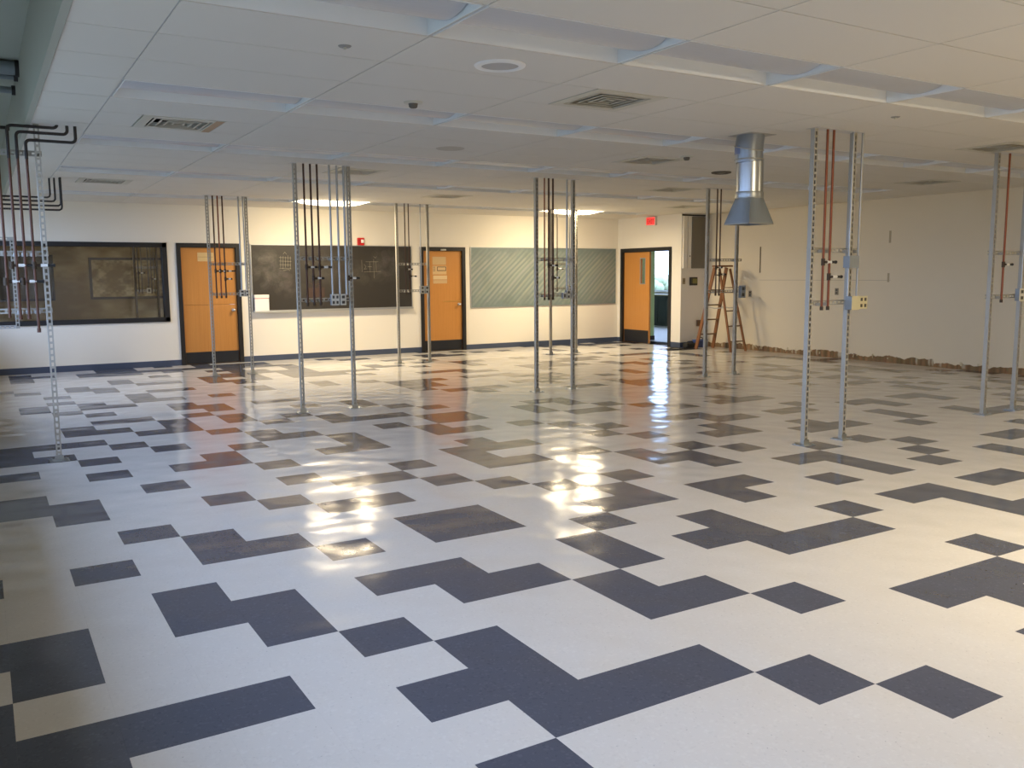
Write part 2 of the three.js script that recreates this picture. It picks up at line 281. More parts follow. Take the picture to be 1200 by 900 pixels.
// square air diffusers
const ventParts = (() => {
  const ring = (o, i, y0, y1) => { const s = [box(-o, o, y0, y1, -o, -i), box(-o, o, y0, y1, i, o), box(-o, -i, y0, y1, -i, i), box(i, o, y0, y1, -i, i)]; return s; };
  const cone = (o, i, yo, yi) => {                         // a sloping square blade
    const P = [], q = [[-1, -1], [1, -1], [1, 1], [-1, 1]];
    for (let k = 0; k < 4; k++) { const [a, b] = q[k], [c, d] = q[(k + 1) % 4]; const A = [a * o, yo, b * o], B = [c * o, yo, d * o], C = [c * i, yi, d * i], D = [a * i, yi, b * i]; P.push(...A, ...C, ...B, ...A, ...D, ...C, ...A, ...B, ...C, ...A, ...C, ...D); }
    const g = new THREE.BufferGeometry(); g.setAttribute('position', new THREE.Float32BufferAttribute(P, 3)); g.setAttribute('uv', new THREE.Float32BufferAttribute(new Float32Array(P.length / 3 * 2), 2)); g.computeVertexNormals(); return g;
  };
  return { frame: merged(ring(0.3, 0.225, -0.003, 0.012)), blades: [0.205, 0.15, 0.095, 0.042].map((o) => merged([cone(o, o - 0.036, 0.0, 0.03), ...ring(o + 0.004, o - 0.01, -0.002, 0.001)])), box: merged([box(-0.24, 0.24, 0.07, 0.08, -0.24, 0.24), ...ring(0.24, 0.23, 0.01, 0.07)]) };
})();
const VENT_LABEL = { '2,-2': 'square ceiling air vent with dark louvres near the round speaker', '6,-2': 'square ceiling air vent above the single-pipe strut rack', '0,-6': 'square ceiling air vent with a rusty orange corner by the window bay', '4,-6': 'square ceiling air vent beside the smoke detector near the hood duct', '8,-6': 'square ceiling air vent near the bare beige wall', '2,-10': 'square ceiling air vent between the four-outlet rack and the blackboard', '6,-10': 'square ceiling air vent in front of the exit sign', '0,-14': 'square ceiling air vent near the long black-framed window', '4,-14': 'square ceiling air vent above the door with notices', '8,-14': 'square ceiling air vent by the corner above the ladder' };
for (const [k, m] of VENTS) {
  const t = thing('air_vent', VENT_LABEL[k + ',' + m], 'air vent', [(GX(k) + GX(k + 1)) / 2, H, (GZ(m) + GZ(m + 1)) / 2]);
  obj('vent_frame', ventParts.frame, M.frame, t); for (const b of ventParts.blades) obj('louvre', b, M.louvre, t); obj('duct_box', ventParts.box, M.hole, t);
  if (k === 0 && m === -6) obj('rust_patch', box(0.235, 0.3, -0.0035, -0.003, -0.29, 0.29), mat(190, 160, 128, 0.8), t).userData.label = 'orange-stained corner of the frame';
}
// small round things in the ceiling
function disc(name, label, category, x, z, r, drop, m, inner) {
  const t = thing(name, label, category, [x, H, z]);
  obj('rim', new THREE.LatheGeometry([[r * 0.72, 0], [r * 0.74, -drop], [r * 0.97, -drop * 0.7], [r, 0]].map((p) => new THREE.Vector2(...p)), 32), m, t);
  obj('grille', new THREE.LatheGeometry([[0.0005, -drop * 0.55], [r * 0.5, -drop * 0.5], [r * 0.73, -drop * 0.3]].map((p) => new THREE.Vector2(...p)), 32), inner ?? m, t); return t;
}
disc('ceiling_speaker', 'white round ceiling speaker near the square vent', 'speaker', 2.09, -0.2, 0.152, 0.012, M.fixture, mat(190, 186, 180, 0.8));
disc('ceiling_speaker', 'beige round ceiling plate in a panel of its own', 'speaker', 3.39, -3.38, 0.14, 0.006, mat(196, 188, 174, 0.8));
disc('ceiling_speaker', 'dark-rimmed round ceiling plate above the pipe rack by the hood', 'speaker', 7.19, -3.62, 0.12, 0.02, mat(92, 84, 72, 0.7), mat(170, 162, 148, 0.8));
function detector(label, x, z) {
  const t = thing('smoke_detector', label, 'smoke detector', [x, H, z]);
  obj('base_ring', new THREE.LatheGeometry([[0.001, -0.012], [0.062, -0.012], [0.068, -0.004], [0.068, 0]].map((p) => new THREE.Vector2(...p)), 28), M.frame, t);
  obj('sensor_head', new THREE.LatheGeometry([[0.001, -0.044], [0.022, -0.042], [0.03, -0.034], [0.034, -0.012]].map((p) => new THREE.Vector2(...p)), 24), mat(104, 98, 88, 0.6), t);
}
detector('small domed smoke detector between the speaker and the off lights', 2.11, -1.45); detector('small domed smoke detector near the galvanised hood duct', 5.82, -2.72);
for (const [x, z, label] of [[1.15, -0.23, 'small flush sprinkler cap in the ceiling by the round speaker'], [5.68, -0.16, 'small flush sprinkler cap in the ceiling near the two-pipe rack']]) {
  const t = thing('sprinkler_cap', label, 'sprinkler', [x, H, z]); obj('cap', new THREE.LatheGeometry([[0.001, -0.007], [0.03, -0.006], [0.036, 0]].map((p) => new THREE.Vector2(...p)), 20), mat(150, 148, 142, 0.6), t); obj('stem', cyl(V(0, -0.018, 0), V(0, -0.006, 0), 0.008), M.frame, t);
}

// ---------------------------------------------------------------- unseen benches added under the side windows to shade the floor edge
for (const [z0, z1, label] of [[-11.3, -4.25, 'unseen black-topped bench added for shade under the side windows, reaching the back wall'], [-3.25, 3.4, 'unseen black-topped bench added for shade under the side windows, beyond the elbowed-pipe rack']]) {
  const t = thing('shade_bench', label, 'bench', [-0.81, 0, (z0 + z1) / 2]), h = (z1 - z0) / 2, n = Math.round(2 * h / 0.9);
  obj('worktop', rbox(-0.185, 0.115, 0.87, 0.9, -h, h, 0.005), mat(52, 52, 54, 0.4), t); obj('body', box(-0.18, 0.07, 0.1, 0.87, -h + 0.02, h - 0.02), M.cabinetGrey, t); obj('plinth', box(-0.18, 0.04, 0, 0.1, -h + 0.02, h - 0.02), M.black, t);
  for (let k = 0; k < n; k++) { const a = -h + 0.03 + (2 * h - 0.06) * k / n, b = -h + 0.03 + (2 * h - 0.06) * (k + 1) / n, d = obj('cabinet_door', rbox(0.07, 0.088, 0.12, 0.85, a + 0.004, b - 0.004, 0.003), M.cabinetGrey, t); obj('handle', rbox(0.088, 0.102, 0.72, 0.735, (a + b) / 2 - 0.05, (a + b) / 2 + 0.05, 0.003), M.steel, d); }
}

// ---------------------------------------------------------------- baseboards
const bb = (x0, x1, z0, z1) => rbox(x0, x1, 0, 0.1, z0, z1, 0.002);
struct('baseboard_back', [bb(XL, D1[0], ZB, ZB + 0.008), bb(D1[1], D2[0], ZB, ZB + 0.008), bb(D2[1], XD, ZB, ZB + 0.008)], M.base, 'dark blue vinyl baseboard along the back wall');
struct('baseboard_east', [bb(XD - 0.008, XD, ZB, D3[0]), bb(XD - 0.008, XD, D3[1], ZJ)], M.base, 'dark blue vinyl baseboard beside the double doorway');
struct('baseboard_jog', bb(XD - 0.008, XR, ZJ, ZJ + 0.008), M.base, 'dark blue vinyl baseboard on the narrow return wall');

// ---------------------------------------------------------------- long window and the room behind it
{
  const w = structGroup('window_1', 'long black-framed interior window looking into a dim stained room'), [x0, x1, y0, y1] = WIN1, f = 0.075;
  obj('window_frame', [box(x0, x1, y0, y0 + f, ZB - 0.16, ZB + 0.02), box(x0, x1, y1 - f, y1, ZB - 0.16, ZB + 0.02), box(x0, x0 + f, y0, y1, ZB - 0.16, ZB + 0.02), box(x1 - f, x1, y0, y1, ZB - 0.16, ZB + 0.02)], M.black, w);
  obj('window_pane', box(x0 + f, x1 - f, y0 + f, y1 - f, ZB - 0.075, ZB - 0.073), M.glass, w);
}
const ZA = -15.5, XA = 3.1;
struct('wall_annex', [box(-3.4, XA, 0, 2.9, ZA - 0.1, ZA)], M.plaster, 'stained yellowish plaster wall seen through the long window');
struct('wall_annex_side', [box(-3.5, -3.4, 0, 2.9, ZA, ZB - 0.15), box(XA, XA + 0.1, 0, 2.9, ZA, ZB - 0.15), box(-3.4, XL - 0.2, 0, 2.9, ZB - 0.15, ZB - 0.05)], M.plaster, 'side walls of the dim room behind the long window');
struct('floor_annex', box(-3.5, XA + 0.1, -0.16, 0, ZA - 0.1, ZB - 0.15), M.slab, 'bare floor of the dim room behind the long window');
struct('ceiling_annex', box(-3.5, XA + 0.1, 2.73, 2.9, ZA - 0.1, ZB - 0.15), M.ceilingTile, 'ceiling of the dim room behind the long window');
function innerWindow(n, x0, x1, y0, y1, label, m) {
  const w = structGroup('window_' + n, label); const f = 0.05;
  obj('window_frame', [box(x0, x1, y0, y0 + f, ZA, ZA + 0.03), box(x0, x1, y1 - f, y1, ZA, ZA + 0.03), box(x0, x0 + f, y0, y1, ZA, ZA + 0.03), box(x1 - f, x1, y0, y1, ZA, ZA + 0.03)], M.black, w); obj('window_pane', box(x0 + f, x1 - f, y0 + f, y1 - f, ZA, ZA + 0.006), m, w);
}
innerWindow(2, 1.34, 3.0, 1.07, 1.92, 'black-framed panel on the stained wall, behind the dim room rack', M.plaster);
innerWindow(3, -1.3, 0.7, 1.06, 1.97, 'darker black-framed panel on the stained wall of the dim room', mat(74, 68, 48, 0.6));
{
  const t = thing('ceiling_light', 'unseen ceiling light added to brighten the dim room behind the long window', 'ceiling light', [1.9, 2.73, -13.6]);  // lamp added out of view to light the room behind the window
  obj('housing', [box(-0.6, 0.6, -0.05, 0, -0.15, 0.15)], M.fixture, t); obj('diffuser', rbox(-0.57, 0.57, -0.07, -0.05, -0.13, 0.13), new THREE.MeshStandardMaterial({ color: 0xffffff, emissive: new THREE.Color().setRGB(1, 0.82, 0.48), emissiveIntensity: 3 }), t);
  const l = new THREE.RectAreaLight(new THREE.Color().setRGB(1, 0.82, 0.48), 12, 1.1, 0.25); l.name = 'annex_fill_light'; l.position.set(0, -0.075, 0); l.rotation.x = -Math.PI / 2; t.add(l);
}

// ---------------------------------------------------------------- doors
function doorZ(n, [x0, x1, , y1], label, seam) {
  const d = structGroup('door_' + n, label), f = 0.07;
  obj('door_frame', [box(x0, x0 + f, 0, y1, ZB - 0.16, ZB + 0.025), box(x1 - f, x1, 0, y1, ZB - 0.16, ZB + 0.025), box(x0 + f, x1 - f, y1 - f, y1, ZB - 0.16, ZB + 0.025)], M.black, d);
  obj('added_door_stop', [box(x0 + f, x0 + f + 0.02, 0.006, y1 - f, ZB - 0.1, ZB - 0.067), box(x1 - f - 0.02, x1 - f, 0.006, y1 - f, ZB - 0.1, ZB - 0.067), box(x0 + f, x1 - f, y1 - f - 0.02, y1 - f, ZB - 0.1, ZB - 0.067)], M.black, d);  // black strips added behind the leaf edges to block light leaks
  obj('threshold', box(x0 + f, x1 - f, 0, 0.011, ZB - 0.15, ZB - 0.005), M.black, d);  // strip added to close the light gap under the leaf
  const a = x0 + f + 0.004, b = x1 - f - 0.004, zf = ZB - 0.02;
  const leaf = (c, e) => { const g = rbox(a, b, c, e, zf - 0.045, zf, 0.002), p = g.attributes.position, uv = g.attributes.uv; for (let k = 0; k < p.count; k++) uv.setXY(k, p.getX(k), p.getY(k)); return g; };
  obj('door_leaf', seam ? [leaf(0.012, seam - 0.002), leaf(seam + 0.002, y1 - f - 0.004)] : leaf(0.012, y1 - f - 0.004), M.oak, d);
  obj('kick_plate', rbox(a + 0.005, b - 0.005, 0.015, 0.215, zf, zf + 0.003, 0.001), M.kick, d);
  const knob = obj('door_knob', [cyl(V(b - 0.07, 0.93, zf), V(b - 0.07, 0.93, zf + 0.012), 0.03, 20), cyl(V(b - 0.07, 0.93, zf + 0.01), V(b - 0.07, 0.93, zf + 0.04), 0.011, 12), new THREE.SphereGeometry(0.027, 18, 12).translate(b - 0.07, 0.93, zf + 0.055)], M.alu, d);
  obj('hinge', [0.25, 1.05, 1.85].map((y) => cyl(V(a - 0.006, y - 0.05, zf + 0.004), V(a - 0.006, y + 0.05, zf + 0.004), 0.007, 8)), M.steel, d);
  return { d, zf, a, b, knob };
}
const notice = (d, zf, x0, x1, y0, y1, m, name = 'notice') => obj(name, rbox(x0, x1, y0, y1, zf, zf + 0.003, 0.001), m, d);
{
  const { d, zf } = doorZ(1, D1, 'oak door with one tan plaque and a black kick plate, beside the long window', 1.03);
  const p = notice(d, zf, 2.66, 2.93, 1.78, 1.93, mat(206, 176, 122, 0.6), 'plaque'); obj('plaque_rule', box(2.67, 2.92, 1.852, 1.858, zf + 0.003, zf + 0.0035), mat(160, 124, 76, 0.6), p);
}
{
  const { d, zf, b } = doorZ(2, D2, 'oak door with a column of notices, between the two boards');
  notice(d, zf, 7.14, 7.44, 1.72, 1.88, mat(196, 164, 116, 0.7));
  const p = notice(d, zf, 7.14, 7.45, 1.53, 1.7, mat(206, 172, 122, 0.7)); obj('notice_box', [box(7.24, 7.44, 1.672, 1.684, zf + 0.003, zf + 0.004), box(7.24, 7.44, 1.6, 1.612, zf + 0.003, zf + 0.004), box(7.24, 7.252, 1.6, 1.684, zf + 0.003, zf + 0.004), box(7.428, 7.44, 1.6, 1.684, zf + 0.003, zf + 0.004), box(7.15, 7.2, 1.67, 1.68, zf + 0.003, zf + 0.004), box(7.15, 7.2, 1.635, 1.645, zf + 0.003, zf + 0.004), box(7.15, 7.2, 1.6, 1.61, zf + 0.003, zf + 0.004)], M.black, p);
  notice(d, zf, 7.15, 7.46, 1.43, 1.51, mat(214, 184, 136, 0.7)); notice(d, zf, 7.15, 7.46, 1.35, 1.42, mat(200, 166, 118, 0.7));
  obj('hasp', box(7.36, b - 0.01, 0.985, 1.0, zf, zf + 0.006), mat(200, 160, 90, 0.4, 0.7), d);
  obj('door_closer', rbox(7.3, 7.42, 2.0, 2.03, ZB + 0.025, ZB + 0.045), M.alu, d);
}
{
  const d = structGroup('door_3', 'double doorway with one oak leaf shut and daylight through the open side'), [z0, z1, , y1] = D3, f = 0.08, xa = XD - 0.02, xb = XD + 0.16;
  obj('door_frame', [box(xa, xb, 0, y1, z0, z0 + f), box(xa, xb, 0, y1, z1 - f, z1), box(xa, xb, y1 - f, y1, z0 + f, z1 - f)], M.black, d);
  const a = z0 + f + 0.003, b = -10.44, xf = XD + 0.03, slot = [b - 0.29, b - 0.15, 0.97 + 0.34, 1.84];
  const panes = rects(a, b, 0.012, y1 - f - 0.004, [slot]).map(([p, q, r, s]) => { const g = box(xf, xf + 0.045, r, s, p, q), P = g.attributes.position, uv = g.attributes.uv; for (let k = 0; k < P.count; k++) uv.setXY(k, P.getZ(k), P.getY(k)); return g; });
  obj('door_leaf', panes, M.oak, d); obj('vision_pane', box(xf + 0.02, xf + 0.026, slot[2], slot[3], slot[0], slot[1]), M.glass, d);
  obj('vision_frame', [box(xf - 0.006, xf, slot[2] - 0.02, slot[3] + 0.02, slot[0] - 0.02, slot[0]), box(xf - 0.006, xf, slot[2] - 0.02, slot[3] + 0.02, slot[1], slot[1] + 0.02), box(xf - 0.006, xf, slot[2] - 0.02, slot[2], slot[0], slot[1]), box(xf - 0.006, xf, slot[3], slot[3] + 0.02, slot[0], slot[1])], M.alu, d);
  obj('kick_plate', rbox(xf - 0.003, xf, 0.015, 0.29, a + 0.01, b - 0.01, 0.001), M.kick, d);
}
// corridor and daylit room beyond the double doorway
struct('floor_beyond', box(XD, 17.2, -0.16, 0, -19.1, ZJ - 0.15), new THREE.MeshPhysicalMaterial({ color: srgb(222, 220, 214), roughness: 0.45 }), 'pale shiny floor beyond the double doorway');
struct('ceiling_beyond', box(XD + 0.15, 17.2, 2.73, 2.9, -19.1, ZJ - 0.15), M.ceilingTile, 'ceiling beyond the double doorway');
struct('wall_beyond', [box(XD, XD + 0.15, 0, 2.9, -19.1, ZB - 0.15), box(XD, 17.2, 0, 2.9, -19.2, -19.1), box(XR + 0.15, 17.2, 0, 2.9, ZJ - 0.25, ZJ - 0.15), ...wallX(17.05, 17.2, -19.1, ZJ - 0.15, 0, 2.9, [[-18.6, -10.1, 0.98, 2.6]])], M.wall, 'walls of the daylit room beyond the double doorway');
const gw = structGroup('wall_green', 'pale green wall end with black base behind the oak leaf');
obj('wall_surface', box(XD + 0.15, 12.66, 0.1, 2.73, -11.42, -11.3), M.green, gw); obj('wall_base', box(XD + 0.15, 12.67, 0, 0.1, -11.43, -11.29), M.black, gw);
{
  const w = structGroup('window_4', 'bright window in the far room beyond the double doorway');
  obj('window_frame', [-18.6, -17.1, -15.6, -14.1, -12.6, -11.1, -10.14].map((z) => box(17.06, 17.14, 0.98, 2.6, z, z + 0.04)).concat([box(17.06, 17.14, 0.98, 1.02, -18.6, -10.1), box(17.06, 17.14, 2.56, 2.6, -18.6, -10.1)]), M.alu, w);
  obj('window_sill', box(16.9, 17.06, 0.95, 0.98, -18.6, -10.1), M.frame, w);
}
{
  const t = thing('low_cabinet', 'dark green low cabinet under the bright window beyond the doorway', 'cabinet', [16.72, 0, -15.6]);
  obj('body', rbox(-0.28, 0.28, 0, 0.88, -2.8, 2.8, 0.01), M.darkGreen, t); obj('worktop', rbox(-0.31, 0.3, 0.88, 0.92, -2.82, 2.82, 0.006), mat(186, 176, 140, 0.5), t);
  for (let k = -3; k < 3; k++) obj('cabinet_door', rbox(-0.296, -0.28, 0.1, 0.84, k * 0.93 + 0.01, k * 0.93 + 0.92, 0.003), M.darkGreen, t);
}
struct('ground', box(-70, 90, -0.6, -0.3, -90, 60), mat(104, 108, 94, 1), 'mown lawn outside the windows');
{
  const r = rng(91);
  for (const [x, z, w, label] of [[57, -64, 2.6, 'round pale green shrub on the lawn outside the far window'], [63, -67, 3.4, 'wide pale green shrub farther out on the lawn']]) {
    const t = thing('garden_shrub', label, 'shrub', [x, -0.3, z]), g = []; obj('stem', cyl(V(0, 0, 0), V(0, 0.7, 0), 0.08, 8), mat(90, 74, 58, 0.9), t);
    for (let k = 0; k < 40; k++) { const b = new THREE.IcosahedronGeometry(0.3 + 0.3 * r(), 1), th = r() * 6.28, rad = w * Math.sqrt(r()) * 0.5; b.translate(rad * Math.cos(th), 0.35 + 1.3 * r() * (1 - rad / w), rad * Math.sin(th)); g.push(b); }
    obj('foliage', g, mat(166, 176, 140, 0.9), t);
  }
}

// ---------------------------------------------------------------- boards on the back wall
{
  const ZB = -11.497, x0 = 3.57, x1 = 6.66, y0 = 0.91, y1 = 2.07, t = thing('blackboard', 'long blackboard with chalk smears and two chalk sketches', 'blackboard', [0, 0, 0]);
  const map = canvasTexture(1536, 576, (x, w, h) => {
    const r = rng(5); x.fillStyle = 'rgb(47,43,38)'; x.fillRect(0, 0, w, h);
    const smear = (cx, cy, sx, sy, n, a) => { for (let k = 0; k < n; k++) { x.strokeStyle = `rgba(190,184,170,${a * r()})`; x.lineWidth = 26 + 60 * r(); x.lineCap = 'round'; const px = cx + (r() - 0.5) * sx, py = cy + (r() - 0.5) * sy, th = r() * 6; x.beginPath(); x.moveTo(px, py); x.quadraticCurveTo(px + 40 * Math.cos(th), py + 40 * Math.sin(th), px + 90 * Math.cos(th + 0.5), py + 60 * Math.sin(th + 0.5)); x.stroke(); } };
    smear(160, 200, 240, 260, 60, 0.065); smear(320, 330, 200, 200, 26, 0.05); smear(700, 200, 300, 280, 40, 0.045); smear(1290, 170, 240, 240, 60, 0.055); smear(1000, 260, 160, 160, 16, 0.04);
    x.strokeStyle = 'rgba(206,198,170,0.6)'; x.lineWidth = 2.4;
    const line = (...p) => { x.beginPath(); x.moveTo(p[0], p[1]); for (let k = 2; k < p.length; k += 2) x.lineTo(p[k], p[k + 1]); x.stroke(); };
    for (let k = 0; k < 5; k++) line(262 + k * 22, 90 + 14 * r(), 258 + k * 22, 190 + 26 * r()); for (let k = 0; k < 4; k++) line(248, 108 + k * 32, 360 - 10 * r(), 112 + k * 32); line(286, 78, 300, 60, 318, 80); line(280, 224, 330, 214, 340, 226);
    line(1070, 145, 1196, 145); line(1050, 240, 1220, 236); line(1110, 145, 1112, 238); line(1150, 120, 1152, 300); line(1172, 145, 1174, 236); line(1030, 130, 1032, 240); line(1052, 170, 1072, 190, 1052, 214, 1080, 210); line(1150, 96, 1168, 110, 1180, 94); line(1090, 190, 1130, 192);
    x.strokeStyle = 'rgba(150,70,60,0.5)'; line(510, 330, 560, 360, 620, 340, 600, 380); x.fillStyle = 'rgba(120,64,52,0.25)'; x.fillRect(500, 380, 160, 90);
  });
  const g = box(x0, x1, y0, y1, ZB, ZB + 0.012); obj('slate', g, new THREE.MeshPhysicalMaterial({ map, roughness: 0.5 }), t);
  obj('board_frame', [box(x0 - 0.015, x0, y0 - 0.02, y1 + 0.015, ZB, ZB + 0.02), box(x1, x1 + 0.015, y0 - 0.02, y1 + 0.015, ZB, ZB + 0.02), box(x0 - 0.015, x1 + 0.015, y1, y1 + 0.015, ZB, ZB + 0.02), box(x0 - 0.015, x1 + 0.015, y0 - 0.02, y0, ZB, ZB + 0.02)], M.alu, t);
  rebase(t, (x0 + x1) / 2, y0 - 0.02, ZB);
  const tray = thing('chalk_tray', 'long aluminium chalk tray on the wall under the blackboard', 'tray', [(x0 + x1) / 2, y0 - 0.036, ZB]), L = (x1 - x0) / 2;
  obj('shelf', rbox(-L, L, 0, 0.013, 0, 0.095, 0.003), M.alu, tray); obj('front_lip', box(-L, L, 0.013, 0.025, 0.088, 0.095), M.alu, tray);
  const c = thing('paper_carton', 'small white carton with a red stripe on the blackboard tray', 'box', [3.71, y0 - 0.022, ZB + 0.057]);
  obj('carton', rbox(-0.125, 0.125, 0, 0.3, -0.027, 0.027, 0.003), M.white, c); obj('stripe', box(-0.1255, 0.1255, 0.232, 0.242, -0.0275, 0.0275), mat(186, 70, 60, 0.6), c); obj('lid', rbox(-0.128, 0.128, 0.25, 0.303, -0.03, 0.03, 0.003), mat(240, 232, 220, 0.6), c);
}
{
  const ZB = -11.497, x0 = 7.99, x1 = 11.68, y0 = 0.86, y1 = 2.07, t = thing('glue_board', 'grey-green wall panel with diagonal trowelled glue ridges', 'board', [0, 0, 0]);
  const draw = (bump) => (x, w, h) => {
    const r = rng(8); x.fillStyle = bump ? 'rgb(70,70,70)' : 'rgb(112,125,123)'; x.fillRect(0, 0, w, h); const step = w / 30;
    for (let k = -12; k < 32; k++) for (let n = 0; n < 14; n++) { x.strokeStyle = bump ? 'rgba(255,255,255,0.12)' : `rgba(${160 + 30 * r()},${162 + 24 * r()},${146 + 24 * r()},${0.02 + 0.075 * r()})`; x.lineWidth = step * (0.1 + 0.4 * r()); const o = k * step + (r() - 0.5) * 22, f = 0.25 * r(), g = 1 - 0.25 * r(); x.beginPath(); x.moveTo(o + h * 1.05 * f, h * (1 - f)); x.lineTo(o + h * 0.55 + (r() - 0.5) * 18, h * 0.45); x.lineTo(o + h * 1.05 * g, h * (1 - g)); x.stroke(); }
    if (!bump) for (let k = 0; k < 90; k++) { x.fillStyle = r() < 0.5 ? `rgba(150,158,140,${0.06 * r()})` : `rgba(86,92,84,${0.08 * r()})`; x.beginPath(); x.ellipse(r() * w, r() * h, 20 + 80 * r(), 10 + 40 * r(), r() * 3, 0, 6.3); x.fill(); }
  };
  const bumpMap = canvasTexture(1536, 512, draw(true)); bumpMap.colorSpace = THREE.NoColorSpace;
  obj('panel', box(x0, x1, y0, y1, ZB, ZB + 0.014), new THREE.MeshPhysicalMaterial({ map: canvasTexture(1536, 512, draw(false)), bumpMap, bumpScale: 0.002, roughness: 0.36 }), t);
  obj('trim_strip', [box(x0 - 0.012, x0, y0 - 0.012, y1, ZB, ZB + 0.018), box(x0, x1, y0 - 0.012, y0, ZB, ZB + 0.018), box(x0 - 0.012, x1, y1, y1 + 0.01, ZB, ZB + 0.016)], M.alu, t);
  rebase(t, (x0 + x1) / 2, y0 - 0.012, ZB);
}
{
  const t = thing('fire_alarm', 'red wall fire alarm with white strobe above the blackboard', 'fire alarm', [5.63, 2.085, ZB]);
  obj('body', rbox(-0.065, 0.065, 0, 0.14, 0, 0.05, 0.008), M.red, t); obj('strobe', rbox(-0.005, 0.05, 0.045, 0.105, 0.05, 0.066, 0.006), M.white, t); obj('horn_grille', [0.02, 0.045, 0.07, 0.095].map((y) => box(-0.055, -0.015, y, y + 0.01, 0.05, 0.053)), mat(120, 14, 18, 0.6), t);
}
{
  const t = thing('exit_sign', 'red glowing exit sign above the double doorway', 'sign', [XD, 2.53, -10.32]);
  obj('sign_housing', rbox(-0.055, 0, 0, 0.185, -0.15, 0.15, 0.006), mat(226, 210, 200, 0.5), t);
  const map = canvasTexture(512, 320, (x, w, h) => { x.fillStyle = 'rgb(255,70,66)'; x.fillRect(0, 0, w, h); x.fillStyle = 'rgb(30,0,0)'; x.font = 'bold 250px sans-serif'; x.textAlign = 'center'; x.textBaseline = 'middle'; x.setTransform(0.8, 0, 0, 1.05, w * 0.1, -6); x.fillText('EXIT', w / 2, h / 2 + 8); });
  const face = new THREE.PlaneGeometry(0.27, 0.155); face.rotateY(-Math.PI / 2); face.translate(-0.0565, 0.0925, 0);
  obj('sign_face', face, new THREE.MeshStandardMaterial({ map, roughness: 0.5, emissive: 0xffffff, emissiveMap: map, emissiveIntensity: 0.8 }), t);
}

// ---------------------------------------------------------------- return wall: shaft cover, switches
{
  const t = thing('shaft_cover', 'tall grey-brown metal cover with cream side boards, high on the return wall', 'cabinet', [XD + 0.004, 1.62, ZJ + 0.003]);
  obj('cover_panel', rbox(0.24, 0.69, 0, 1.05, 0, 0.05, 0.004), M.cabinetGrey, t);
  for (const [a, b] of [[0.02, 0.13], [0.145, 0.235]]) obj('side_board', rbox(a, b, 0, 1.06, 0, 0.035, 0.003), M.wall, t);
  obj('top_gap', box(0, 0.69, 1.065, 1.09, 0, 0.02), M.hole, t); obj('latch', cyl(V(0.19, 0.25, 0.035), V(0.19, 0.25, 0.045), 0.012, 12), M.brass, t);
  const s = thing('light_switch', 'small brown light switch plate beside the wall controller', 'switch', [11.83, 1.3, ZJ]); obj('plate', rbox(-0.035, 0.035, 0, 0.12, 0, 0.006, 0.002), mat(150, 134, 100, 0.5), s); obj('toggle', box(-0.006, 0.006, 0.05, 0.075, 0.006, 0.016), M.brass, s);
  const c = thing('wall_controller', 'dark square wall controller with olive display on the return wall', 'thermostat', [12.08, 1.27, ZJ]); obj('case', rbox(-0.1, 0.1, 0, 0.17, 0, 0.03, 0.006), mat(48, 46, 38, 0.5), c); obj('display', rbox(-0.04, 0.085, 0.04, 0.14, 0.03, 0.034, 0.001), mat(128, 122, 64, 0.4), c); obj('button', [0.05, 0.085, 0.12].map((y) => box(-0.085, -0.06, y, y + 0.02, 0.03, 0.036)), mat(90, 86, 70, 0.5), c);
  const o = thing('wall_outlet', 'brown outlet box low on the return wall behind the ladder', 'outlet', [12.26, 0.42, ZJ]); obj('outlet_box', rbox(-0.07, 0.07, 0, 0.13, 0, 0.045, 0.004), mat(120, 90, 62, 0.6), o); obj('outlet_face', rbox(-0.035, 0.035, 0.025, 0.105, 0.045, 0.05, 0.002), M.socket, o);
}
